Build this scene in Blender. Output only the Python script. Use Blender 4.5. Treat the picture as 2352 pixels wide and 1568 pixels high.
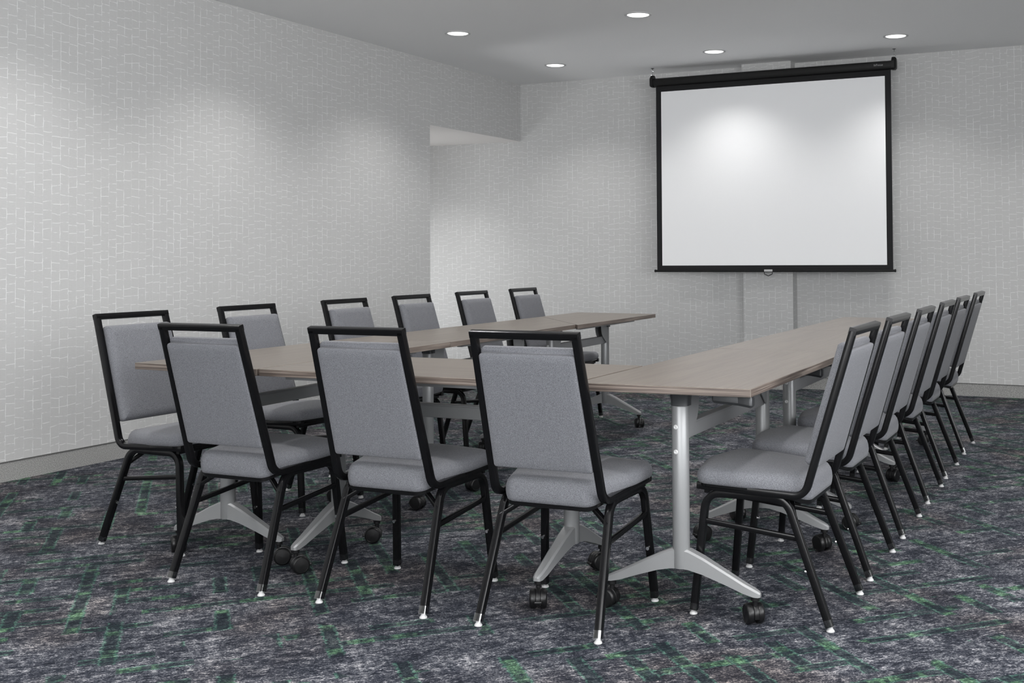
import bpy, bmesh, math, random
from mathutils import Vector, Matrix
random.seed(7)

# ---------------------------------------------------------------- camera, world, big lights, exposure
for o in list(bpy.data.objects):
    bpy.data.objects.remove(o, do_unlink=True)
scene = bpy.context.scene
COL = scene.collection

W_PX, H_PX = 2352.0, 1568.0
F_PX, PPX, PPY = 2581.9, 1430.7, 525.7            # focal length and principal point (cropped, shifted lens)
CAM = Vector((1.0001, -3.1235, 1.1237))
RIGHT = Vector((0.91167436, 0.41085798, -0.00675136))
UP = Vector((0.01619243, -0.01950318, 0.99967866))
FWD = Vector((-0.41059428, 0.91149073, 0.02443334))
cam = bpy.data.cameras.new('camera')
cam.sensor_fit = 'HORIZONTAL'
cam.sensor_width = 36.0
cam.lens = 36.0 * F_PX / W_PX
cam.shift_x = -(PPX - W_PX / 2) / W_PX
cam.shift_y = -(H_PX / 2 - PPY) / W_PX
cam.clip_start = 0.05
camo = bpy.data.objects.new('camera', cam)
COL.objects.link(camo)
camo.matrix_world = Matrix(((RIGHT.x, UP.x, -FWD.x, CAM.x), (RIGHT.y, UP.y, -FWD.y, CAM.y),
                            (RIGHT.z, UP.z, -FWD.z, CAM.z), (0, 0, 0, 1)))
scene.camera = camo

world = bpy.data.worlds.new('daylight')
scene.world = world
world.use_nodes = True
bg = world.node_tree.nodes['Background']
bg.inputs['Color'].default_value = (0.975, 0.985, 1.0, 1)
bg.inputs['Strength'].default_value = 6.6

SPOT_W = 36.0            # power of one ceiling downlight
LENS_E = 0.95            # brightness of the lit lens
vs = scene.view_settings
vs.view_transform = 'Standard'
vs.look = 'None'
vs.gamma = 1.0
vs.use_curve_mapping = False
vs.exposure = 0.72

# room measures (metres)
XL, YF, H = -4.235, 6.155, 2.755          # long wall, screen wall, ceiling
XR, YB = 3.3, -5.2                        # wall with the window, wall behind the camera
YOPEN, ZOPEN, XALC = 4.643, 2.218, -6.0   # opening at the end of the long wall

# ---------------------------------------------------------------- node helpers
class G:
    def __init__(s, name):
        s.m = bpy.data.materials.new(name)
        s.m.use_nodes = True
        s.t = s.m.node_tree
        s.b = s.t.nodes['Principled BSDF']
    def n(s, k, **kw):
        x = s.t.nodes.new(k)
        for a, v in kw.items():
            setattr(x, a, v)
        return x
    def put(s, sock, v):
        if isinstance(v, bpy.types.NodeSocket):
            s.t.links.new(v, sock)
        elif v is not None:
            sock.default_value = v
    def M(s, op, a, b=None, c=None):
        x = s.n('ShaderNodeMath', operation=op)
        for i, v in enumerate((a, b, c)):
            s.put(x.inputs[i], v)
        return x.outputs[0]
    def pos(s, kind='Object'):
        return s.n('ShaderNodeTexCoord').outputs[kind]
    def wpos(s):
        return s.n('ShaderNodeNewGeometry').outputs['Position']
    def sep(s, v):
        x = s.n('ShaderNodeSeparateXYZ'); s.put(x.inputs[0], v); return x.outputs
    def comb(s, x=0.0, y=0.0, z=0.0):
        c = s.n('ShaderNodeCombineXYZ')
        for i, v in enumerate((x, y, z)):
            s.put(c.inputs[i], v)
        return c.outputs[0]
    def noise(s, v, scale=5.0, detail=3.0, rough=0.5, dist=0.0):
        x = s.n('ShaderNodeTexNoise')
        s.put(x.inputs['Vector'], v)
        x.inputs['Scale'].default_value = scale
        x.inputs['Detail'].default_value = detail
        x.inputs['Roughness'].default_value = rough
        x.inputs['Distortion'].default_value = dist
        return x.outputs['Fac']
    def white(s, v):
        x = s.n('ShaderNodeTexWhiteNoise', noise_dimensions='3D')
        s.put(x.inputs['Vector'], v)
        return x.outputs['Value']
    def step(s, v, lo, hi):
        x = s.n('ShaderNodeMapRange', interpolation_type='SMOOTHSTEP')
        s.put(x.inputs['Value'], v)
        s.put(x.inputs['From Min'], lo); s.put(x.inputs['From Max'], hi)
        return x.outputs[0]
    def mix(s, f, a, b, mode='MIX'):
        x = s.n('ShaderNodeMix', data_type='RGBA', blend_type=mode)
        s.put(x.inputs[0], f); s.put(x.inputs[6], a); s.put(x.inputs[7], b)
        return x.outputs[2]
    def ramp(s, f, stops):
        x = s.n('ShaderNodeValToRGB')
        e = x.color_ramp.elements
        while len(e) < len(stops):
            e.new(0.5)
        for el, (p, c) in zip(e, stops):
            el.position = p
            el.color = (*c, 1)
        s.put(x.inputs[0], f)
        return x.outputs[0]
    def bump(s, h, strength=0.2, dist=0.002):
        x = s.n('ShaderNodeBump')
        x.inputs['Strength'].default_value = strength
        x.inputs['Distance'].default_value = dist
        s.put(x.inputs['Height'], h)
        s.put(s.b.inputs['Normal'], x.outputs[0])
    def col(s, v): s.put(s.b.inputs['Base Color'], v)
    def set(s, rough=None, metal=None, spec=None):
        if rough is not None: s.put(s.b.inputs['Roughness'], rough)
        if metal is not None: s.put(s.b.inputs['Metallic'], metal)
        if spec is not None: s.put(s.b.inputs['Specular IOR Level'], spec)

def c4(r, g, b): return (r, g, b, 1.0)
def simple(name, c, rough=0.5, metal=0.0, spec=0.5):
    g = G(name); g.col(c4(*c)); g.set(rough, metal, spec); return g.m

# ---- woven grey wallpaper with broken pale grid
def make_wallpaper():
    g = G('wallpaper')
    p = g.sep(g.wpos())
    wob = g.noise(g.wpos(), 9.0, 2.0)
    wob2 = g.noise(g.wpos(), 60.0, 1.0)
    u = g.M('DIVIDE', g.M('ADD', p[0], p[1]), 0.0525)
    u = g.M('ADD', u, g.M('MULTIPLY', g.M('SUBTRACT', wob2, 0.5), 0.12))
    v = g.M('DIVIDE', p[2], 0.0515)
    v = g.M('ADD', v, g.M('MULTIPLY', wob, 0.5))
    uc = g.M('ROUND', u)
    du = g.M('ABSOLUTE', g.M('SUBTRACT', u, uc))
    c = g.M('FLOOR', u)
    fu = g.M('SUBTRACT', u, c)
    # vertical threads
    seg = g.noise(g.comb(g.M('MULTIPLY', uc, 7.31), g.M('MULTIPLY', v, 0.62), 3.0), 1.0, 1.5)
    vert = g.M('MULTIPLY', g.step(du, 0.040, 0.010), g.M('ADD', g.M('MULTIPLY', g.step(seg, 0.48, 0.62), 0.85), 0.15))
    # horizontal threads, jittered per column
    j = g.white(g.comb(c, 11.0, 0.0))
    v2 = g.M('ADD', v, g.M('MULTIPLY', j, 0.75))
    r = g.M('FLOOR', v2)
    fv = g.M('SUBTRACT', v2, r)
    rnd = g.white(g.comb(c, r, 5.0))
    slope = g.M('MULTIPLY', g.M('SUBTRACT', g.white(g.comb(c, r, 9.0)), 0.5), 0.28)
    yc = g.M('ADD', g.M('ADD', 0.36, g.M('MULTIPLY', rnd, 0.28)), g.M('MULTIPLY', slope, g.M('SUBTRACT', fu, 0.5)))
    dv = g.M('ABSOLUTE', g.M('SUBTRACT', fv, yc))
    seg2 = g.noise(g.comb(g.M('MULTIPLY', u, 1.7), g.M('MULTIPLY', r, 5.7), g.M('MULTIPLY', c, 3.3)), 1.0, 2.0)
    hor = g.M('MULTIPLY', g.step(dv, 0.042, 0.010), g.M('ADD', g.M('MULTIPLY', g.step(seg2, 0.36, 0.54), 0.78), 0.08))
    line = g.M('MINIMUM', g.M('ADD', vert, hor), 1.0)
    weave = g.noise(g.comb(g.M('MULTIPLY', u, 1.2), g.M('MULTIPLY', v, 9.0), 0.0), 2.0, 3.0)
    patch = g.white(g.comb(c, g.M('FLOOR', g.M('MULTIPLY', v, 0.5)), 2.0))
    base = g.mix(weave, c4(0.48, 0.48, 0.475), c4(0.58, 0.58, 0.575))
    base = g.mix(g.M('MULTIPLY', patch, 0.10), base, c4(0.66, 0.66, 0.66))
    g.col(g.mix(g.M('MULTIPLY', line, 0.62), base, c4(0.97, 0.97, 0.965)))
    g.set(0.75, 0, 0.3)
    g.bump(g.M('ADD', line, g.M('MULTIPLY', weave, 0.5)), 0.15, 0.001)
    return g.m

# ---- patterned carpet
def make_carpet():
    g = G('carpet')
    p = g.sep(g.wpos())
    a = g.M('MULTIPLY', g.M('ADD', p[0], p[1]), 0.70711)
    b = g.M('MULTIPLY', g.M('SUBTRACT', p[1], p[0]), 0.70711)
    st = g.noise(g.comb(g.M('MULTIPLY', a, 11.0), g.M('MULTIPLY', b, 30.0), 0.0), 1.0, 7.0, 0.74, 0.6)
    st2 = g.noise(g.comb(g.M('MULTIPLY', a, 34.0), g.M('MULTIPLY', b, 12.0), 4.0), 1.0, 6.0, 0.7)
    big = g.noise(g.wpos(), 1.6, 3.0)
    big2 = g.noise(g.wpos(), 5.5, 4.0, 0.6)
    fine = g.noise(g.comb(g.M('MULTIPLY', p[0], 170.0), g.M('MULTIPLY', p[1], 230.0), 0.0), 1.0, 3.0, 0.75)
    mid = g.noise(g.comb(g.M('MULTIPLY', a, 55.0), g.M('MULTIPLY', b, 110.0), 7.0), 1.0, 4.0, 0.72, 0.5)
    def dev(n, k): return g.M('MULTIPLY', g.M('SUBTRACT', n, 0.5), k)
    s = g.M('ADD', g.M('ADD', dev(st, 0.60), dev(st2, 0.34)), g.M('ADD', dev(mid, 0.80), dev(fine, 0.72)))
    s = g.M('ADD', g.M('ADD', s, dev(big2, 0.34)), 0.484)
    cool = g.ramp(s, [(0.33, (0.007, 0.009, 0.014)), (0.47, (0.027, 0.030, 0.041)), (0.55, (0.078, 0.082, 0.096)),
                      (0.65, (0.235, 0.235, 0.250)), (0.80, (0.62, 0.60, 0.60))])
    warm = g.ramp(s, [(0.34, (0.009, 0.008, 0.011)), (0.48, (0.030, 0.028, 0.033)), (0.56, (0.080, 0.070, 0.070)),
                      (0.66, (0.24, 0.205, 0.19)), (0.81, (0.62, 0.51, 0.45))])
    base = g.mix(g.M('MULTIPLY', g.step(big, 0.44, 0.66), 0.8), cool, warm)
    def strips(along, across, per, seed, half):
        w = g.M('MULTIPLY', g.M('SUBTRACT', g.noise(g.wpos(), 60.0, 3.0), 0.5), 0.17)
        q = g.M('ADD', g.M('DIVIDE', across, per), w)
        i = g.M('FLOOR', q)
        fr = g.M('SUBTRACT', q, i)
        off = g.M('MULTIPLY', g.M('SUBTRACT', g.white(g.comb(i, seed, 1.0)), 0.5), 0.36)
        dd = g.M('ABSOLUTE', g.M('SUBTRACT', g.M('SUBTRACT', fr, 0.5), off))
        l = g.M('ADD', g.M('DIVIDE', along, 0.20), g.M('MULTIPLY', g.white(g.comb(i, seed, 2.0)), 9.0))
        k = g.M('FLOOR', l)
        on = g.M('GREATER_THAN', g.M('ADD', g.white(g.comb(i, k, seed)), dev(big, 1.2)), 0.55)
        inside = g.M('MULTIPLY', g.step(dd, half + 0.015, half - 0.015), on)
        edge = g.M('MULTIPLY', g.step(g.M('ABSOLUTE', g.M('SUBTRACT', dd, half)), 0.042, 0.008), on)
        brk = g.step(g.noise(g.comb(g.M('MULTIPLY', along, 45.0), g.M('MULTIPLY', across, 45.0), seed), 1.0, 4.0, 0.7), 0.38, 0.57)
        edge = g.M('MULTIPLY', edge, brk)
        pat = g.step(g.noise(g.comb(g.M('MULTIPLY', along, 9.0), g.M('MULTIPLY', i, 5.1), seed), 1.0, 3.0, 0.65), 0.52, 0.60)
        tex = g.step(st2, 0.30, 0.55)
        return inside, edge, g.M('MULTIPLY', pat, tex)
    out = base
    for al, ac, per, seed, half in ((a, b, 0.135, 3.0, 0.135), (b, a, 0.150, 8.0, 0.135)):
        ins, edg, pat = strips(al, ac, per, seed, half)
        dark = g.ramp(s, [(0.42, (0.006, 0.010, 0.014)), (0.60, (0.022, 0.034, 0.038)), (0.80, (0.09, 0.11, 0.11))])
        green = g.ramp(s, [(0.40, (0.020, 0.045, 0.032)), (0.55, (0.070, 0.155, 0.080)), (0.72, (0.20, 0.36, 0.21))])
        teal = g.ramp(s, [(0.40, (0.022, 0.058, 0.050)), (0.55, (0.070, 0.150, 0.115)), (0.72, (0.22, 0.36, 0.29))])
        fill = g.mix(pat, dark, green)
        out = g.mix(g.M('MULTIPLY', ins, g.M('ADD', 0.42, g.M('MULTIPLY', mid, 0.75))), out, fill)
        out = g.mix(g.M('MULTIPLY', edg, 0.85), out, teal)
    g.col(out)
    g.set(0.95, 0, 0.12)
    g.bump(g.M('ADD', fine, st), 0.5, 0.004)
    return g.m

def make_fabric():
    g = G('heather_fabric')
    o = g.pos()
    n1 = g.noise(o, 560.0, 2.0, 0.6)
    n2 = g.noise(o, 900.0, 1.0)
    s = g.M('ADD', g.M('MULTIPLY', n1, 0.7), g.M('MULTIPLY', n2, 0.3))
    g.col(g.ramp(s, [(0.36, (0.075, 0.077, 0.087)), (0.50, (0.134, 0.137, 0.150)), (0.64, (0.212, 0.215, 0.232))]))
    g.set(0.85, 0, 0.25)
    g.put(g.b.inputs['Sheen Weight'], 0.08)
    g.put(g.b.inputs['Sheen Roughness'], 0.45)
    g.bump(s, 0.25, 0.001)
    return g.m

def make_laminate():
    g = G('taupe_laminate')
    x = g.sep(g.pos())
    v = g.comb(g.M('MULTIPLY', x[0], 90.0), g.M('MULTIPLY', x[1], 3.2), 0.0)
    n1 = g.noise(v, 1.0, 5.0, 0.65, 0.4)
    n2 = g.noise(g.comb(g.M('MULTIPLY', x[0], 22.0), g.M('MULTIPLY', x[1], 1.2), 3.0), 1.0, 3.0, 0.5, 0.8)
    s = g.M('ADD', g.M('MULTIPLY', n1, 0.6), g.M('MULTIPLY', n2, 0.4))
    g.col(g.ramp(s, [(0.34, (0.102, 0.084, 0.069)), (0.50, (0.136, 0.115, 0.096)), (0.66, (0.172, 0.148, 0.125))]))
    g.set(0.34, 0, 0.5)
    return g.m

def make_edge():
    g = G('laminate_edge')
    x = g.sep(g.pos())
    v = g.comb(g.M('MULTIPLY', x[0], 2.6), g.M('MULTIPLY', x[1], 2.6), g.M('MULTIPLY', x[2], 330.0))
    s = g.noise(v, 1.0, 3.0, 0.6)
    g.col(g.ramp(s, [(0.36, (0.060, 0.046, 0.040)), (0.5, (0.135, 0.108, 0.092)), (0.64, (0.26, 0.22, 0.19))]))
    g.set(0.45, 0, 0.4)
    return g.m

def make_speckle():
    g = G('carpet_base')
    o = g.wpos()
    s = g.noise(o, 260.0, 3.0, 0.7)
    g.col(g.ramp(s, [(0.34, (0.17, 0.17, 0.165)), (0.5, (0.32, 0.318, 0.31)), (0.66, (0.52, 0.515, 0.50))]))
    g.set(0.9, 0, 0.2)
    return g.m

def make_clear():
    g = G('clear_plastic')
    t = g.n('ShaderNodeBsdfTransparent')
    gl = g.n('ShaderNodeBsdfGlossy')
    gl.inputs['Roughness'].default_value = 0.15
    mx = g.n('ShaderNodeMixShader')
    mx.inputs[0].default_value = 0.16
    g.t.links.new(t.outputs[0], mx.inputs[1])
    g.t.links.new(gl.outputs[0], mx.inputs[2])
    g.t.links.new(mx.outputs[0], g.t.nodes['Material Output'].inputs[0])
    return g.m

def make_emit(name, c, s):
    g = G(name)
    g.col(c4(*c))
    g.put(g.b.inputs['Emission Color'], c4(*c))
    g.put(g.b.inputs['Emission Strength'], s)
    return g.m

def make_paint(name, c, rough=0.9):
    g = G(name)
    n = g.noise(g.wpos(), 140.0, 3.0)
    g.col(g.mix(n, c4(*[k * 0.96 for k in c]), c4(*c)))
    g.set(rough, 0, 0.2)
    g.bump(n, 0.06, 0.001)
    return g.m

def make_metal(name, c, rough, metal, spec=0.5):
    g = G(name)
    n = g.noise(g.pos(), 700.0, 2.0)
    g.col(c4(*c))
    g.set(g.M('ADD', rough - 0.04, g.M('MULTIPLY', n, 0.08)), metal, spec)
    return g.m

M = {
    'wallpaper': make_wallpaper(), 'carpet': make_carpet(), 'fabric': make_fabric(),
    'laminate': make_laminate(), 'edge': make_edge(), 'speckle': make_speckle(), 'clear': make_clear(),
    'ceiling': make_paint('ceiling_paint', (0.90, 0.90, 0.90)),
    'alcove': make_paint('alcove_paint', (0.80, 0.775, 0.755)),
    'cap': simple('base_cap', (0.10, 0.10, 0.098), 0.6),
    'black': make_metal('black_enamel', (0.004, 0.004, 0.0045), 0.20, 0.0, 0.27),
    'blackplastic': make_metal('black_plastic', (0.006, 0.006, 0.0065), 0.35, 0.0, 0.35),
    'darkgrey': make_metal('dark_bracket', (0.045, 0.047, 0.05), 0.35, 0.3),
    'silver': make_metal('silver_paint', (0.26, 0.264, 0.268), 0.38, 0.3),
    'chrome': make_metal('chrome', (0.75, 0.75, 0.75), 0.15, 1.0),
    'white': simple('white_nylon', (0.46, 0.46, 0.46), 0.5),
    'screen': simple('screen_white', (0.86, 0.865, 0.875), 0.85, 0, 0.2),
    'screenblack': simple('screen_black', (0.009, 0.009, 0.010), 0.7, 0, 0.3),
    'case': make_metal('case_black', (0.004, 0.004, 0.004), 0.45, 0.0, 0.3),
    'letter': simple('pale_lettering', (0.34, 0.34, 0.34), 0.6),
    'lens': make_emit('lamp_lens', (1.0, 0.99, 0.98), LENS_E),
    'trim': simple('lamp_trim', (0.50, 0.50, 0.50), 0.35),
    'frame': simple('window_frame_paint', (0.6, 0.6, 0.6), 0.5),
}

# ---------------------------------------------------------------- mesh helpers
class MB:
    def __init__(s): s.v, s.f, s.mi = [], [], []
    def add(s, verts, faces, mi=0):
        o = len(s.v)
        s.v += [tuple(x) for x in verts]
        s.f += [tuple(i + o for i in f) for f in faces]
        s.mi += [mi] * len(faces)
        return s
    def box(s, x0, x1, y0, y1, z0, z1, mi=0):
        v = [(x0, y0, z0), (x1, y0, z0), (x1, y1, z0), (x0, y1, z0), (x0, y0, z1), (x1, y0, z1), (x1, y1, z1), (x0, y1, z1)]
        return s.add(v, [(0, 3, 2, 1), (4, 5, 6, 7), (0, 1, 5, 4), (1, 2, 6, 5), (2, 3, 7, 6), (3, 0, 4, 7)], mi)
    def mesh(s, name, mats, smooth=35.0, bevel=0.0, seg=2):
        me = bpy.data.meshes.new(name)
        me.from_pydata(s.v, [], s.f)
        for m in (mats if isinstance(mats, (list, tuple)) else [mats]):
            me.materials.append(m)
        for p, i in zip(me.polygons, s.mi):
            p.material_index = i
        bm = bmesh.new(); bm.from_mesh(me)
        bmesh.ops.recalc_face_normals(bm, faces=bm.faces)
        if bevel:
            ed = [e for e in bm.edges if len(e.link_faces) == 2 and e.calc_face_angle(0) > 0.6]
            bmesh.ops.bevel(bm, geom=ed, offset=bevel, segments=seg, affect='EDGES', profile=0.5, clamp_overlap=True)
        bm.to_mesh(me); bm.free()
        if smooth:
            me.shade_smooth()
            me.set_sharp_from_angle(angle=math.radians(smooth))
        return me

def obj(name, me, parent=None):
    o = bpy.data.objects.new(name, me)
    COL.objects.link(o)
    if parent is not None:
        o.parent = parent
    return o
def build(mb, name, mats, parent=None, **kw):
    return obj(name, mb.mesh(name, mats, **kw), parent)
def empty(name, loc, rz=0.0):
    o = bpy.data.objects.new(name, None)
    COL.objects.link(o)
    o.location = loc
    o.rotation_euler = (0, 0, rz)
    o.empty_display_size = 0.1
    return o
def tag(o, label, cat, group=None):
    o['label'] = label; o['category'] = cat
    if group: o['group'] = group
    return o
def struct(o, label=None):
    o['kind'] = 'structure'
    if label: o['label'] = label
    return o
def copy_tree(o, parent=None):
    c = o.copy(); COL.objects.link(c)
    if parent is not None:
        c.parent = parent
    for ch in list(o.children):
        copy_tree(ch, c)
    return c

def fillet(pts, radii, seg=6):
    pts = [Vector(p) for p in pts]
    out = [pts[0]]
    for i in range(1, len(pts) - 1):
        r = radii[i] if isinstance(radii, (list, tuple)) else radii
        a, p, b = pts[i - 1], pts[i], pts[i + 1]
        d1, d2 = (a - p).normalized(), (b - p).normalized()
        ang = d1.angle(d2)
        if r <= 0 or ang > 3.1:
            out.append(p); continue
        t = min(r / math.tan(ang / 2), (a - p).length * 0.49, (b - p).length * 0.49)
        r = t * math.tan(ang / 2)
        bis = (d1 + d2).normalized()
        c = p + bis * (r / math.sin(ang / 2))
        s, e = p + d1 * t - c, p + d2 * t - c
        tot = s.angle(e)
        for k in range(seg + 1):
            w = k / seg
            out.append(c + (s * math.sin((1 - w) * tot) + e * math.sin(w * tot)) / math.sin(tot))
    out.append(pts[-1])
    return out

def section(hw, hh, r, n=2):
    out = []
    for sx, sy, a0 in ((1, 1, 0), (-1, 1, 90), (-1, -1, 180), (1, -1, 270)):
        for k in range(n + 1):
            a = math.radians(a0 + 90 * k / n)
            out.append((sx * (hw - r) + r * math.cos(a), sy * (hh - r) + r * math.sin(a)))
    return out
def circ(r, n=12):
    return [(r * math.cos(2 * math.pi * k / n), r * math.sin(2 * math.pi * k / n)) for k in range(n)]

def sweep(mb, path, sec, lateral=(1, 0, 0), mi=0, cap=True):
    """carry a closed section along a path; the section's first axis stays near 'lateral'"""
    lat = Vector(lateral)
    n = len(sec)
    rings = []
    for i, p in enumerate(path):
        p = Vector(p)
        a = Vector(path[max(i - 1, 0)]); b = Vector(path[min(i + 1, len(path) - 1)])
        t = (b - a).normalized()
        x = (lat - t * lat.dot(t)).normalized()
        y = t.cross(x)
        sc = 1.0
        rings.append([p + x * u * sc + y * v for u, v in sec])
    v = [q for r in rings for q in r]
    f = []
    for i in range(len(rings) - 1):
        for k in range(n):
            f.append((i * n + k, i * n + (k + 1) % n, (i + 1) * n + (k + 1) % n, (i + 1) * n + k))
    if cap:
        f.append(tuple(range(n))[::-1])
        f.append(tuple((len(rings) - 1) * n + k for k in range(n)))
    mb.add(v, f, mi)
    return mb

def lathe(mb, prof, center=(0, 0, 0), axis='Z', n=24, mi=0):
    """prof: list of (radius, height)"""
    cx, cy, cz = center
    v, f = [], []
    for r, h in prof:
        for k in range(n):
            a = 2 * math.pi * k / n
            x, y = r * math.cos(a), r * math.sin(a)
            v.append((cx + x, cy + y, cz + h) if axis == 'Z' else (cx + h, cy + x, cz + y) if axis == 'X' else (cx + x, cy + h, cz + y))
    m = len(prof)
    for i in range(m - 1):
        for k in range(n):
            f.append((i * n + k, i * n + (k + 1) % n, (i + 1) * n + (k + 1) % n, (i + 1) * n + k))
    if prof[0][0] > 1e-6: f.append(tuple(range(n)))
    if prof[-1][0] > 1e-6: f.append(tuple((m - 1) * n + k for k in range(n)))
    mb.add(v, f, mi)
    return mb

def outline(corners, seg=6):
    """closed rounded polygon from (x, y, radius)"""
    n = len(corners)
    out = []
    for i in range(n):
        a = Vector((*corners[i - 1][:2], 0)); p = Vector((*corners[i][:2], 0)); b = Vector((*corners[(i + 1) % n][:2], 0))
        out += [(q.x, q.y) for q in fillet([(a + p) / 2, p, (b + p) / 2], [0, corners[i][2], 0], seg)[1:-1]]
    return out
def inset(pts, d):
    n = len(pts)
    out = []
    area = sum(pts[i][0] * pts[(i + 1) % n][1] - pts[(i + 1) % n][0] * pts[i][1] for i in range(n))
    sg = 1 if area > 0 else -1
    for i in range(n):
        a, p, b = Vector(pts[i - 1]), Vector(pts[i]), Vector(pts[(i + 1) % n])
        e1, e2 = (p - a), (b - p)
        nn = Vector((-e1.y, e1.x)).normalized() + Vector((-e2.y, e2.x)).normalized()
        nn = nn.normalized() * sg
        out.append((p.x + nn.x * d, p.y + nn.y * d))
    return out
def cushion(mb, pts, rings, place, mi=0):
    """rings: (inset or ('s', scale), height); place(x, y, h) -> 3D"""
    n = len(pts)
    cx = sum(p[0] for p in pts) / n; cy = sum(p[1] for p in pts) / n
    v, f = [], []
    for d, h in rings:
        if isinstance(d, tuple):
            q = inset(pts, d[2] if len(d) > 2 else 0)
            q = [(cx + (x - cx) * d[1], cy + (y - cy) * d[1]) for x, y in q]
        else:
            q = inset(pts, d)
        v += [place(x, y, h) for x, y in q]
    m = len(rings)
    for i in range(m - 1):
        for k in range(n):
            f.append((i * n + k, i * n + (k + 1) % n, (i + 1) * n + (k + 1) % n, (i + 1) * n + k))
    f.append(tuple(range(n))[::-1])
    f.append(tuple((m - 1) * n + k for k in range(n)))
    mb.add(v, f, mi)
    return mb

# ---------------------------------------------------------------- the room
struct(build(MB().box(XALC - 0.1, XR + 0.1, YB - 0.1, YF + 0.1, -0.06, 0.0), 'floor', M['carpet'], smooth=0),
       'dark carpet with green outlined bars and grey streaks')
struct(build(MB().box(XL - 0.10, XR + 0.1, YB - 0.1, YF + 0.1, H, H + 0.1), 'ceiling', M['ceiling'], smooth=0), 'plain grey painted ceiling')
struct(build(MB().box(XL - 0.10, XL, YB - 0.1, YOPEN, 0, H), 'wall_left', M['wallpaper'], smooth=0), 'long wall in grey paper with broken pale grid')
struct(build(MB().box(XL - 0.10, XL, YOPEN, YF, ZOPEN, H), 'wall_over_opening', M['wallpaper'], smooth=0), 'papered header above the opening beside the screen wall')
struct(build(MB().box(XALC, XL - 0.10, YOPEN - 0.10, YF, ZOPEN + 0.001, ZOPEN + 0.08).box(XL - 0.10, XL - 0.0015, YOPEN + 0.002, YF, ZOPEN - 0.002, ZOPEN - 0.0005),
             'ceiling_alcove', M['alcove'], smooth=0), 'low off-white ceiling of the side opening')
struct(build(MB().box(XALC - 0.1, XR + 0.1, YF, YF + 0.1, 0, H), 'wall_back', M['wallpaper'], smooth=0), 'screen wall in grey paper with broken pale grid')
struct(build(MB().box(XALC - 0.1, XALC, YOPEN - 0.1, YF, 0, 0.12).box(XALC - 0.1, XALC, YOPEN - 0.1, YF, 1.25, ZOPEN + 0.08).box(XALC - 0.1, XALC, YOPEN - 0.1, YOPEN + 0.25, 0.12, 1.25).box(XALC - 0.1, XALC, YF - 0.65, YF, 0.12, 1.25)
             .box(XALC, XL - 0.1, YOPEN - 0.1, YOPEN, 0, ZOPEN), 'wall_alcove', M['wallpaper'], smooth=0))  # low opening in the end wall is added to brighten the alcove ceiling
VX0, VX1, VZ0, VZ1 = -1.6, 2.9, 0.65, 2.5  # unseen window opening, added for soft frontal light from behind the camera
w = MB().box(XL - 0.1, VX0, YB - 0.1, YB, 0, H).box(VX1, XR + 0.1, YB - 0.1, YB, 0, H).box(VX0, VX1, YB - 0.1, YB, 0, VZ0).box(VX0, VX1, YB - 0.1, YB, VZ1, H)
struct(build(w, 'wall_front', M['wallpaper'], smooth=0))
w = MB().box(VX0, VX1, YB - 0.08, YB - 0.02, VZ0, VZ0 + 0.05).box(VX0, VX1, YB - 0.08, YB - 0.02, VZ1 - 0.05, VZ1)
for k in range(5):
    x = VX0 + (VX1 - VX0) * k / 4
    w.box(max(x - 0.025, VX0), min(x + 0.025, VX1), YB - 0.08, YB - 0.02, VZ0 + 0.05, VZ1 - 0.05)
struct(build(w, 'added_fill_window', M['frame'], smooth=0))
# wall with a wide window behind and beside the camera
WY0, WY1, WZ0, WZ1 = -4.0, 0.6, 0.75, 2.45
w = MB().box(XR, XR + 0.1, YB, WY0, 0, H).box(XR, XR + 0.1, WY1, YF, 0, H).box(XR, XR + 0.1, WY0, WY1, 0, WZ0).box(XR, XR + 0.1, WY0, WY1, WZ1, H)
struct(build(w, 'wall_right', M['wallpaper'], smooth=0))
w = MB().box(XR + 0.02, XR + 0.08, WY0, WY1, WZ0, WZ0 + 0.05).box(XR + 0.02, XR + 0.08, WY0, WY1, WZ1 - 0.05, WZ1)
for k in range(6):
    y = WY0 + (WY1 - WY0) * k / 5
    w.box(XR + 0.02, XR + 0.08, max(y - 0.025, WY0), min(y + 0.025, WY1), WZ0 + 0.05, WZ1 - 0.05)
struct(build(w, 'window_1', M['frame'], smooth=0))
def portal(loc, rot, sx, sy):
    pl = bpy.data.lights.new('world_light_portal', 'AREA')
    pl.shape = 'RECTANGLE'; pl.size = sx; pl.size_y = sy
    pl.cycles.is_portal = True
    po = bpy.data.objects.new('world_light_portal', pl)
    COL.objects.link(po)
    po.location = loc; po.rotation_euler = rot
portal((XALC - 0.09, (YOPEN + YF) / 2 - 0.2, 0.685), (0, math.radians(-90), 0), 1.13, YF - YOPEN - 0.9)  # world light through the added low alcove opening
portal((XR + 0.09, (WY0 + WY1) / 2, (WZ0 + WZ1) / 2), (0, math.radians(90), 0), WZ1 - WZ0, WY1 - WY0)
portal(((VX0 + VX1) / 2, YB - 0.09, (VZ0 + VZ1) / 2), (math.radians(90), 0, 0), VX1 - VX0, VZ1 - VZ0)  # world light through the added window behind the camera

# pilaster behind the screen
struct(build(MB().box(-1.999, -1.567, YF - 0.13, YF, 0, H), 'trim_1', M['wallpaper'], smooth=0), 'shallow papered pilaster on the wall behind the screen')
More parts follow.
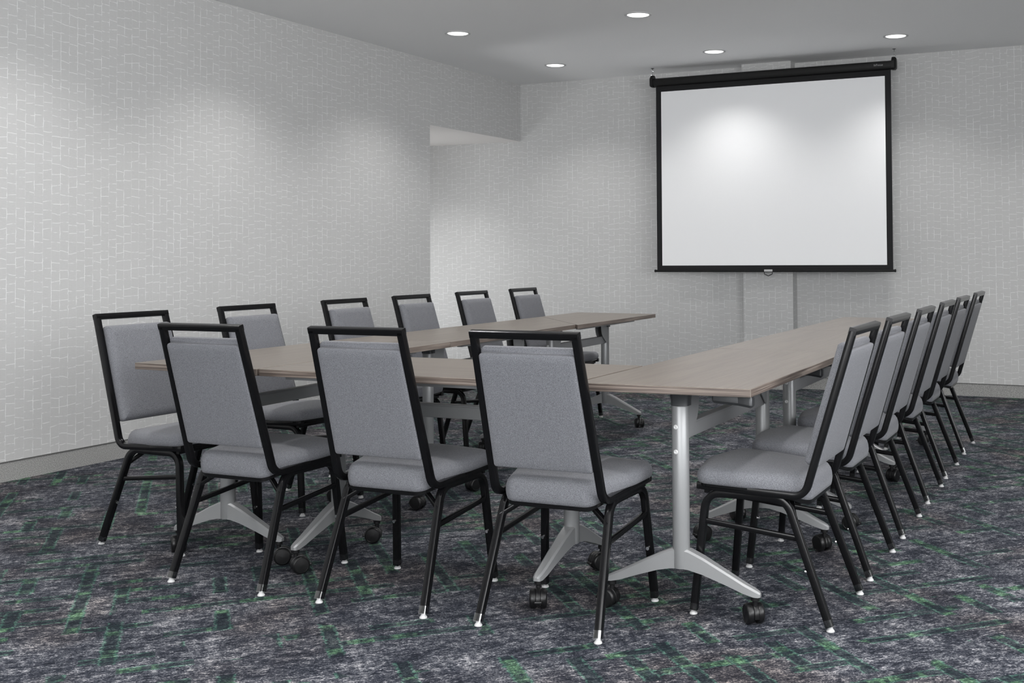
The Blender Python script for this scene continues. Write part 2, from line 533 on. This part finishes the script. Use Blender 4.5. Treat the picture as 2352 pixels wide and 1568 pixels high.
# carpet base along the walls, with a dark cap line
def base(name, x0, x1, y0, y1, cap, label):
    b = struct(build(MB().box(x0, x1, y0, y1, 0, 0.096), name, M['speckle'], smooth=0), label)
    build(MB().box(*cap, 0.096, 0.101), 'cap_strip', M['cap'], b, smooth=0)
base('baseboard_left', XL, XL + 0.008, YB, YOPEN, (XL, XL + 0.010, YB, YOPEN), 'speckled grey carpet base along the long wall')
base('baseboard_back', XALC, -1.992, YF - 0.008, YF, (XALC, -1.992, YF - 0.010, YF), 'speckled grey carpet base under the screen wall, opening side')
base('baseboard_right', -1.562, XR, YF - 0.008, YF, (-1.562, XR, YF - 0.010, YF), 'speckled grey carpet base under the screen wall, open floor side')
base('baseboard_pilaster', -2.007, -1.559, YF - 0.138, YF - 0.13, (-2.009, -1.557, YF - 0.140, YF - 0.13), 'speckled grey carpet base around the pilaster')

# ---------------------------------------------------------------- ceiling downlights
def downlight_proto():
    root = empty('recessed_downlight', (0, 0, 0))
    m = MB()
    lathe(m, [(0.092, 0.0), (0.092, -0.004), (0.084, -0.007), (0.076, -0.004), (0.074, 0.0)], n=40)
    build(m, 'trim_ring', M['trim'], root)
    build(lathe(MB(), [(0.075, -0.001), (0.072, -0.0035), (0.0001, -0.0045)], n=40), 'lens', M['lens'], root)
    return root
def spot(parent, watts, size=122, blend=0.85):
    l = bpy.data.lights.new('downlight_beam', 'SPOT')
    l.energy = watts; l.spot_size = math.radians(size); l.spot_blend = blend
    l.shadow_soft_size = 0.06; l.color = (1.0, 0.985, 0.965)
    o = bpy.data.objects.new('downlight_beam', l)
    COL.objects.link(o); o.parent = parent; o.location = (0, 0, -0.02)
ORD = ['first', 'second', 'third', 'fourth', 'fifth', 'sixth', 'seventh', 'eighth']
dl = downlight_proto()
first = True
lamps = []
for r, y in enumerate((5.333, 3.81, 2.29, 0.77, -0.75, -2.27, -3.79)):
    for c, x in enumerate((-3.43, -2.0, -0.565, 0.87, 2.30)):
        o = dl if first else copy_tree(dl)
        first = False
        o.location = (x, y, H)
        lamps.append((o, SPOT_W * (0.68 if r == 0 else 1.0)))
        tag(o, 'round recessed ceiling downlight, %s row from the screen wall, %s from the long wall' % (ORD[r], ORD[c]), 'ceiling light', 'recessed downlights')
o = copy_tree(dl)
o.location = (-4.95, 5.35, ZOPEN)
lamps.append((o, 20.0))
tag(o, 'round recessed downlight in the low ceiling of the side opening', 'ceiling light', 'recessed downlights')
for o, wt in lamps:
    spot(o, wt)

# ---------------------------------------------------------------- projection screen
SY = 5.860
scr = tag(empty('projection_screen', (-1.714, SY, 0.95)), 'pull-down white projection screen with black border hung from ceiling chains', 'projection screen')
ox, oz = -1.728, 0.95
scr.scale = (0.995, 1, 1)
def lx(x): return x - ox
def lz(z): return z - oz
m = MB()
prof = [(0.034, -0.012), (0.030, 0.022), (0.012, 0.036), (-0.014, 0.036), (-0.034, 0.022), (-0.037, -0.008), (-0.028, -0.028), (-0.006, -0.035), (0.020, -0.034)]
n = len(prof)
xs = (lx(-2.758), lx(-0.702))
v = [(x, a, lz(2.626) + b) for x in xs for a, b in prof]
m.add(v, [(k, (k + 1) % n, n + (k + 1) % n, n + k) for k in range(n)] + [tuple(range(n)), tuple(range(n, 2 * n))])
case = build(m, 'case', M['case'], scr, smooth=40)
for sgn, x in ((-1, -2.758), (1, -0.702)):
    m = MB()
    q = outline([(-0.040, -0.040, 0.022), (0.040, -0.040, 0.022), (0.042, 0.035, 0.02), (0.016, 0.062, 0.012), (-0.016, 0.062, 0.012), (-0.042, 0.035, 0.02)], 4)
    x0, x1 = lx(x), lx(x) + sgn * 0.034
    cushion(m, q, [(0, 0.0), (0, 0.022), (0.006, 0.030), (0.016, 0.034)], lambda a, b, h, x=x, sgn=sgn: (lx(x) + sgn * h, a, lz(2.628) + b))
    ec = build(m, 'end_cap', M['case'], scr)
    # chain and hook up to the ceiling
    m = MB()
    cx = lx(x) + sgn * 0.016
    zz = lz(2.680)
    loop = [(cx - 0.010, 0, zz + 0.004), (cx - 0.012, 0, zz + 0.014), (cx, 0, zz + 0.030), (cx + 0.012, 0, zz + 0.014), (cx + 0.010, 0, zz + 0.004)]
    sweep(m, loop, circ(0.0021, 6), (0, 1, 0))
    build(m, 'hanger_loop', M['chrome'], scr)
    top = lz(H) - 0.006
    m = MB()
    k = 0
    z = zz + 0.026
    while z < top - 0.004:
        hh = 0.0095
        ring = []
        for j in range(13):
            a = 2 * math.pi * j / 12
            u, w2 = 0.0062 * math.cos(a), hh * math.sin(a)
            ring.append((cx + (u if k % 2 else 0), 0 if k % 2 else u, z + hh + w2))
        sweep(m, ring, circ(0.0017, 6), (0, 1, 0) if k % 2 else (1, 0, 0), cap=False)
        z += hh * 1.55; k += 1
    build(m, 'chain', M['chrome'], scr)
    m = MB()
    lathe(m, [(0.014, 0.0), (0.014, -0.003), (0.004, -0.005), (0.003, -0.012)], (cx, 0, lz(H)), n=12)
    build(m, 'ceiling_hook', M['darkgrey'], scr)
# the hanging cloth: black border pieces and white field
def cloth(x0, x1, z0, z1, dy=0.0, th=0.0012):
    return MB().box(lx(x0), lx(x1), -th / 2 + dy, th / 2 + dy, lz(z0), lz(z1))
build(cloth(-2.694, -0.762, 1.043, 2.545), 'screen_surface', M['screen'], scr, smooth=0)
b = MB()
for x0, x1, z0, z1 in ((-2.742, -2.694, 1.0, 2.60), (-0.762, -0.714, 1.0, 2.60), (-2.694, -0.762, 2.545, 2.60), (-2.694, -0.762, 1.0, 1.043)):
    b.box(lx(x0), lx(x1), -0.0006, 0.0006, lz(z0), lz(z1))
build(b, 'black_border', M['screenblack'], scr, smooth=0)
wb = build(sweep(MB(), [(lx(-2.757), 0, lz(0.997)), (lx(-0.701), 0, lz(0.997))], section(0.009, 0.010, 0.004), (0, 1, 0)), 'weight_bar', M['case'], scr)
for x in (-2.757, -0.701):
    s = -1 if x < -2 else 1
    build(lathe(MB(), [(0.0125, 0), (0.0125, 0.006 * s), (0.009, 0.010 * s)], (lx(x), 0, lz(0.997)), 'X', 16), 'bar_end_cap', M['blackplastic'], wb)
build(MB().box(lx(-1.776), lx(-1.704), -0.014, -0.008, lz(0.990), lz(1.008)), 'pull_tab', M['white'], scr, bevel=0.003)
hp = [(-1.772, 0.990), (-1.776, 0.972), (-1.740, 0.955), (-1.704, 0.972), (-1.708, 0.990)]
build(sweep(MB(), fillet([(lx(a), -0.011, lz(c)) for a, c in hp], 0.006, 4), circ(0.0032, 8), (0, 1, 0)), 'pull_handle', M['blackplastic'], scr)
tc = bpy.data.curves.new('lettering', 'FONT')
tc.body = 'InFocus'; tc.size = 0.024; tc.extrude = 0.0003
to = bpy.data.objects.new('lettering_text', tc)
COL.objects.link(to)
bpy.context.view_layer.update()
lm = bpy.data.meshes.new_from_object(to.evaluated_get(bpy.context.evaluated_depsgraph_get()))
bpy.data.objects.remove(to)
lm.name = 'lettering'
lm.materials.clear(); lm.materials.append(M['letter'])
lo = obj('lettering', lm, scr)
lo.location = (lx(-0.842), -0.0385, lz(2.622)); lo.rotation_euler = (math.radians(87), 0, 0)
lo['label'] = 'small pale InFocus lettering on the case'

# ---------------------------------------------------------------- stacking chair
def chair_proto():
    root = empty('banquet_chair', (0, 0, 0))
    HT = 0.0112
    def post_t(z): return -0.074 + (0.904 - z) * 0.299        # rearward lean of the back
    def post_x(z): return 0.1705 + (0.894 - z) * 0.026
    sec = section(HT, HT, 0.003)
    # back frame: two bent side tubes and the top rail
    m = MB()
    for s in (-1, 1):
        zc = 0.389
        path = fillet([(s * post_x(0.894), post_t(0.894), 0.894), (s * post_x(zc), post_t(zc), zc), (s * 0.187, 0.424, 0.402)], 0.048, 8)
        sweep(m, path, sec, (1, 0, 0))
    lean = Vector((0, post_t(0.9) - post_t(0.5), 0.4)).normalized()
    fw = Vector((0, lean.z, -lean.y))
    z0 = 0.8945
    ctr = Vector((0, post_t(z0), z0))
    sweep(m, [ctr + Vector((-0.1815, 0, 0)), ctr + Vector((0.1815, 0, 0))], section(HT, HT, 0.003), tuple(fw))
    build(m, 'back_frame', M['black'], root)
    # legs: each half of a bent side loop
    for s in (-1, 1):
        lsec = section(0.0115, 0.0115, 0.003)
        zt = 0.379
        fpath = fillet([(s * 0.179, 0.262, zt), (s * 0.180, 0.397, zt), (s * 0.202, 0.434, 0.014)], 0.052, 8)
        rpath = fillet([(s * 0.179, 0.264, zt), (s * 0.180, 0.1375, zt), (s * 0.202, 0.002, 0.014)], 0.060, 8)
        for path, d in ((fpath, 1), (rpath, -1)):
            leg = build(sweep(MB(), path, lsec, (1, 0, 0)), 'leg', M['black'], root)
            ft = path[-1]
            g = MB()
            lathe(g, [(0.0115, 0.0), (0.0125, 0.002), (0.0115, 0.005), (0.0075, 0.010), (0.0065, 0.016)], (ft.x, ft.y + 0.002 * d, 0), n=16)
            build(g, 'glide', M['white'], leg)
            ax = (path[-2] - path[-1]).normalized()
            sl = sweep(MB(), [ft - ax * 0.004, ft + ax * 0.022], section(0.0138, 0.0138, 0.004), (1, 0, 0))
            build(sl, 'clear_sleeve', M['clear'], leg)
            q = ft + ax * 0.165
            nrm = Vector((0, -1 if d > 0 else 1, 0))
            bp = MB()
            sweep(bp, [q + nrm * 0.010, q + nrm * 0.0165, q + nrm * 0.0185], circ(0.0058, 10), (1, 0, 0))
            build(bp, 'bumper', M['chrome'], leg)
        st = sweep(MB(), [(s * 0.187, 0.405, 0.293), (s * 0.186, 0.098, 0.263)], section(0.007, 0.0085, 0.0025), (1, 0, 0))
        build(st, 'stretcher', M['black'], root)
    br = fillet([(-0.186, 0.110, 0.316), (-0.095, 0.150, 0.376), (0.095, 0.150, 0.376), (0.186, 0.110, 0.316)], 0.03, 6)
    build(sweep(MB(), br, section(0.0075, 0.0075, 0.0025), (0, 1, 0.3)), 'rear_brace', M['black'], root)
    build(sweep(MB(), [(-0.186, 0.395, 0.388), (0.186, 0.395, 0.388)], section(0.0075, 0.0095, 0.0025), (0, 1, 0)), 'front_rail', M['black'], root)
    # seat
    so = outline([(-0.150, 0.070, 0.045), (-0.207, 0.270, 0.30), (-0.214, 0.420, 0.085), (0.0, 0.462, 0.5), (0.214, 0.420, 0.085),
                  (0.207, 0.270, 0.30), (0.150, 0.070, 0.045)], 8)
    def pl(x, t, h):
        sag = 0.026 * max(0.0, (0.21 - t) / 0.14) * max(0.0, 1 - h / 0.045)      # the cushion hangs lower between the posts
        return (x, t, 0.4020 + 0.042 * (t - 0.08) + h - sag)
    m = MB()
    cushion(m, so, [(0.010, -0.006), (0.003, -0.003), (0.0, 0.004), (-0.002, 0.014), (0.0, 0.025), (0.004, 0.033), (0.012, 0.040), (0.024, 0.0445),
                    (('s', 0.72, 0.024), 0.0505), (('s', 0.45, 0.024), 0.0535), (('s', 0.2, 0.024), 0.0545)], pl)
    build(m, 'seat', M['fabric'], root, smooth=60)
    m = MB()
    cushion(m, inset(so, 0.006), [(0.004, -0.014), (0, -0.012), (0, -0.004)], pl)
    build(m, 'seat_pan', M['black'], root)
    # backrest: flat rear panel and padded front
    def panel(z0, z1, hw0, hw1, r):
        def w(z): return hw0 + (hw1 - hw0) * (z - z0) / (z1 - z0)
        return outline([(-w(z0), z0, r), (w(z0), z0, r), (w(z1), z1, r), (-w(z1), z1, r)], 5)
    def pb(x, z, h):
        p = Vector((x, post_t(z), z)) + fw * h
        return tuple(p)
    m = MB()
    cushion(m, panel(0.482, 0.838, 0.1695, 0.1605, 0.010), [(0.003, 0.006), (0.0, 0.003), (0.0, -0.008), (0.0015, -0.0108), (0.005, -0.0122), (('s', 0.9, 0.005), -0.0130), (('s', 0.5, 0.005), -0.0135)], pb)
    build(m, 'back_panel', M['fabric'], root, smooth=60)
    m = MB()
    cushion(m, panel(0.478, 0.852, 0.1690, 0.1605, 0.012), [(0.006, 0.003), (0.0, 0.008), (0.0, 0.022), (0.004, 0.031), (0.011, 0.037), (('s', 0.88, 0.011), 0.0405), (('s', 0.55, 0.011), 0.043), (('s', 0.25, 0.011), 0.044)], pb)
    build(m, 'backrest', M['fabric'], root, smooth=60)
    return root

chair = chair_proto()
CH_GROUP = 'grey banquet chairs around the tables'
spots = []
CROSS = 'grey banquet chair pulled up to the cross table, '
for x, y, rz, lab in ((-1.864, -0.174, -0.2, CROSS + 'at the end by the wall'),
                      (-1.230, -0.159, 0.4, CROSS + 'middle one of three'),
                      (-0.629, -0.152, 0.3, CROSS + 'at the end away from the wall')):
    spots.append((x, y, math.radians(rz), lab))
NTH = ['nearest the screen', 'second from the screen', 'third from the screen', 'fourth from the screen', 'fifth from the screen', 'farthest from the screen']
for k, (cy, rz) in enumerate(((0.312, -91.5), (1.005, -90.5), (1.758, -90.0), (2.400, -90.0), (3.095, -90.0), (3.802, -90.0))):
    spots.append((-2.716 - 0.028 * cy, cy, math.radians(rz), 'grey banquet chair between the long wall and its table row, ' + NTH[5 - k]))
for k, (cx, cy, rz) in enumerate(((0.168, 0.4145, 90), (0.1655, 0.989, 90), (0.161, 1.6175, 90.5), (0.1515, 2.29, 90), (0.1415, 2.903, 90), (0.134, 3.645, 90))):
    spots.append((cx, cy, math.radians(rz), 'grey banquet chair lined up on the side away from the wall, ' + NTH[5 - k]))
for i, (x, y, rz, lab) in enumerate(spots):
    o = chair if i == 0 else copy_tree(chair)
    o.location = (x, y, 0); o.rotation_euler = (0, 0, rz)
    tag(o, lab, 'chair', CH_GROUP)

# ---------------------------------------------------------------- flip-top tables
TZ, TT = 0.737, 0.0245
def caster_parts():
    """local origin under the swivel, on the floor"""
    body = MB()
    lathe(body, [(0.0135, 0.084), (0.0135, 0.074), (0.008, 0.071), (0.0075, 0.050)], n=14)
    arc = [(0.0, 0.014 + 0.030 * math.cos(a), 0.031 + 0.030 * math.sin(a)) for a in [math.radians(k) for k in range(-20, 201, 20)]]
    sweep(body, arc, section(0.0075, 0.0035, 0.002), (1, 0, 0))
    body.box(-0.0075, 0.0075, -0.010, 0.030, 0.020, 0.050)
    wheel = MB()
    for s in (-1, 1):
        lathe(wheel, [(0.012, s * 0.008), (0.0305, s * 0.0085), (0.0315, s * 0.013), (0.0315, s * 0.022), (0.029, s * 0.026), (0.026, s * 0.0275), (0.025, s * 0.0262), (0.0001, s * 0.0285)], (0, 0.014, 0.0315), 'X', 28)
    lever = MB()
    q = outline([(-0.012, 0.040, 0.003), (0.012, 0.040, 0.003), (0.013, 0.056, 0.006), (-0.013, 0.056, 0.006)], 3)
    cushion(lever, q, [(0.001, 0.024), (0, 0.026), (0, 0.030), (0.001, 0.032)], lambda x, y, h: (x, y, h))
    return (body.mesh('caster', M['blackplastic']), wheel.mesh('wheel', M['blackplastic']), lever.mesh('brake_lever', M['blackplastic']))
CAST = caster_parts()
def leg_parts():
    col = MB()
    lathe(col, [(0.0255, 0.150), (0.0270, 0.153), (0.0270, 0.652), (0.0255, 0.655)], n=32)
    foot = MB()
    for s in (-1, 1):
        rows = []
        for x, zt, zb, hw in ((0.012, 0.212, 0.150, 0.0215), (0.030, 0.209, 0.149, 0.0215), (0.075, 0.190, 0.139, 0.0205), (0.150, 0.152, 0.114, 0.0180),
                              (0.205, 0.124, 0.094, 0.0165), (0.236, 0.110, 0.086, 0.0155), (0.250, 0.103, 0.085, 0.0125), (0.256, 0.097, 0.086, 0.0070)):
            bv = min(0.006, (zt - zb) * 0.3)
            rows.append([(s * x, -hw, zb), (s * x, hw, zb), (s * x, hw, zt - bv), (s * x, hw - bv, zt), (s * x, -hw + bv, zt), (s * x, -hw, zt - bv)])
        n = 6
        v = [p for r in rows for p in r]
        f = [(i * n + k, i * n + (k + 1) % n, (i + 1) * n + (k + 1) % n, (i + 1) * n + k) for i in range(len(rows) - 1) for k in range(n)]
        f += [tuple(range(n)), tuple((len(rows) - 1) * n + k for k in range(n))]
        foot.add(v, f)
    head = MB()      # dark swivel head under the top
    cushion(head, outline([(-0.026, -0.024, 0.012), (0.032, -0.024, 0.012), (0.032, 0.024, 0.012), (-0.026, 0.024, 0.012)], 3),
            [(0, 0.656), (0, 0.672), (-0.006, 0.700), (-0.012, 0.712)], lambda x, y, h: (x, y, h))
    plate = MB()     # curved silver gusset inside the leg
    q = fillet([(0.0, 0.706, 0), (0.120, 0.706, 0), (0.105, 0.610, 0), (0.026, 0.552, 0)], 0.08, 8)
    pts = [(p.x, p.y) for p in q] + [(0.0, 0.552)]
    for s in (-1, 1):
        a = [(s * 0.019, p[0], p[1]) for p in pts]; c = [(s * 0.0225, p[0], p[1]) for p in pts]
        n = len(pts)
        plate.add(a + c, [tuple(range(n)), tuple(range(n, 2 * n))] + [(k, (k + 1) % n, n + (k + 1) % n, n + k) for k in range(n)])
    screw = MB()
    lathe(screw, [(0.0075, 0.0), (0.0075, 0.002), (0.0045, 0.004), (0.002, 0.003)], n=14)
    return (col.mesh('leg', M['silver']), foot.mesh('foot', M['silver'], smooth=28), head.mesh('swivel_head', M['darkgrey']),
            plate.mesh('gusset', M['silver']), screw.mesh('screw', M['trim']))
LEGM = leg_parts()

def table(corners, ang, along, label, lever_side=1, leg_pos=None, seed=0, xc=0.0):
    """corners: near-left, near-right, far-right, far-left in the world, seen along the table's length axis (local +Y)"""
    rnd = random.Random(seed)
    cx = sum(c[0] for c in corners) / 4; cy = sum(c[1] for c in corners) / 4
    root = tag(empty('flip_top_table', (cx, cy, 0), ang), label, 'table', 'flip-top training tables')
    ca, sa = math.cos(-ang), math.sin(-ang)
    loc = [((x - cx) * ca - (y - cy) * sa, (x - cx) * sa + (y - cy) * ca) for x, y in corners]
    # top: laminate faces, banded edge
    m = MB()
    v = [(x, y, TZ - TT) for x, y in loc] + [(x, y, TZ) for x, y in loc]
    m.add(v, [(0, 3, 2, 1)], 0).add(v, [(4, 5, 6, 7)], 0)
    for k in range(4):
        m.add([v[k], v[(k + 1) % 4], v[4 + (k + 1) % 4], v[4 + k]], [(0, 1, 2, 3)], 1)
    me = bpy.data.meshes.new('tabletop')
    mb2 = MB(); mb2.v = v
    mb2.f = [(0, 3, 2, 1), (4, 5, 6, 7)] + [(k, (k + 1) % 4, 4 + (k + 1) % 4, 4 + k) for k in range(4)]
    mb2.mi = [0, 0, 1, 1, 1, 1]
    build(mb2, 'tabletop', [M['laminate'], M['edge']], root, smooth=30, bevel=0.0012, seg=1)
    # legs
    if leg_pos is None:
        ys = [min(loc[0][1], loc[1][1]), max(loc[2][1], loc[3][1])]
        leg_pos = (-0.475, 0.475)
    for y in leg_pos:
        s = 1 if y < sum(leg_pos) / 2 else -1        # gusset faces the other leg
        leg = obj('leg', LEGM[0], root); leg.location = (xc, y, 0)
        ft = obj('foot', LEGM[1], leg)
        hd = obj('swivel_head', LEGM[2], leg)
        gs = obj('gusset', LEGM[3], leg); gs.rotation_euler = (0, 0, 0 if s > 0 else math.pi)
        for z in (0.590, 0.513):
            sc = obj('screw', LEGM[4], leg)
            sc.location = (-0.006, -s * 0.0258, z); sc.rotation_euler = (math.radians(90) * s, 0, 0)
        for sx in (-1, 1):
            c = obj('caster', CAST[0], root)
            c.location = (xc + sx * 0.238, y, 0); c.rotation_euler = (0, 0, rnd.uniform(0, 6.28))
            obj('wheel', CAST[1], c)
            obj('brake_lever', CAST[2], c)
    y0, y1 = min(leg_pos), max(leg_pos)
    # crossbar between the columns with a lip along its top
    cb = MB().box(xc - 0.014, xc + 0.014, y0 + 0.02, y1 - 0.02, 0.548, 0.596).box(xc - 0.017, xc + 0.017, y0 + 0.03, y1 - 0.03, 0.590, 0.597)
    build(cb, 'crossbar', M['silver'], root, bevel=0.0015, seg=1)
    hw = abs(loc[1][0] - loc[0][0]) / 2
    for x in (-0.19, 0.19):
        build(MB().box(x - 0.014, x + 0.014, y0 - 0.02, y1 + 0.02, TZ - TT - 0.020, TZ - TT), 'under_rail', M['silver'], root, smooth=0)
    for y in leg_pos:
        build(MB().box(-0.20, 0.20, y - 0.024, y + 0.024, TZ - TT - 0.012, TZ - TT), 'mounting_plate', M['darkgrey'], root, bevel=0.003, seg=1)
        # release paddle under the table edge
        lv = MB()
        q = outline([(0.10, -0.014, 0.006), (0.185, -0.012, 0.006), (0.232, -0.020, 0.012), (0.232, 0.020, 0.012), (0.185, 0.012, 0.006), (0.10, 0.014, 0.006)], 4)
        cushion(lv, q, [(0.006, -0.040), (0, -0.032), (0, -0.012), (0.003, -0.004)], lambda a, b, h, y=y: (lever_side * a, y + b, TZ - TT - 0.004 + h - 0.12 * max(0, a - 0.14)))
        build(lv, 'release_paddle', M['darkgrey'], root)
    return root

# row beside the long wall (inner edge faces the middle of the room)
LW = 0.592
def li(y): return -1.806 - 0.032 * y
AL = 0.031
TL = 'taupe flip-top table of the row beside the long wall, '
table([(li(0) - LW - 0.02, -0.014), (li(0), -0.040), (li(1.262), 1.262), (li(1.262) - LW, 1.274)], AL, 1, TL + 'farthest from the projection screen', -1, (-0.475, 0.475), 1)
t2y0, t2y1, t2o = 1.266, 2.626, 3.318
table([(li(t2y0) - LW, t2y0 + 0.012), (li(t2y0), t2y0), (li(t2y1), t2y1), (li(t2o) - LW + 0.02, t2o)], AL, 1, TL + 'middle one with a diagonal end', -1, (-0.60, 0.36), 2)
def li3(y): return li(y) + 0.024
table([(li(t2o) - LW + 0.018, t2o + 0.008), (li3(2.606), 2.606), (li3(3.850), 3.850), (li(3.9) - LW + 0.006, 3.905)], AL, 1, TL + 'nearest the screen, diagonal end', -1, (-0.56, 0.26), 3)
# row away from the wall
RW = 0.552
def ri(y): return -0.559 - 0.019 * y
AR = 0.017
TR = 'taupe flip-top table of the row away from the long wall, '
table([(ri(0), -0.022), (ri(0) + RW, 0.006), (ri(1.315) + RW, 1.318), (ri(1.325), 1.328)], AR, 1, TR + 'farthest from the projection screen', 1, (-0.475, 0.440), 4, -0.008)
table([(ri(1.331), 1.331), (ri(1.321) + RW, 1.321), (ri(2.585) + RW, 2.580), (ri(2.585), 2.586)], AR, 1, TR + 'middle one', 1, (-0.475, 0.565), 5, 0.0)
table([(ri(2.587), 2.5872), (ri(2.585) + RW, 2.5812), (ri(3.84) + RW, 3.80), (ri(3.84), 3.842)], AR, 1, TR + 'nearest the projection screen', 1, (-0.565, 0.475), 6, 0.0)
# cross table between the rows: its length runs along world X, local +Y = world -X
fx0, fx1 = -1.797, -0.569
table([(fx1, -0.030), (fx1 - 0.008, 0.540), (fx0 - 0.022, 0.545), (fx0, -0.038)], math.radians(90), 0,
      'taupe flip-top cross table joining the two rows of tables', 1, (-0.440, 0.545), 7, 0.066)

bpy.context.view_layer.update()
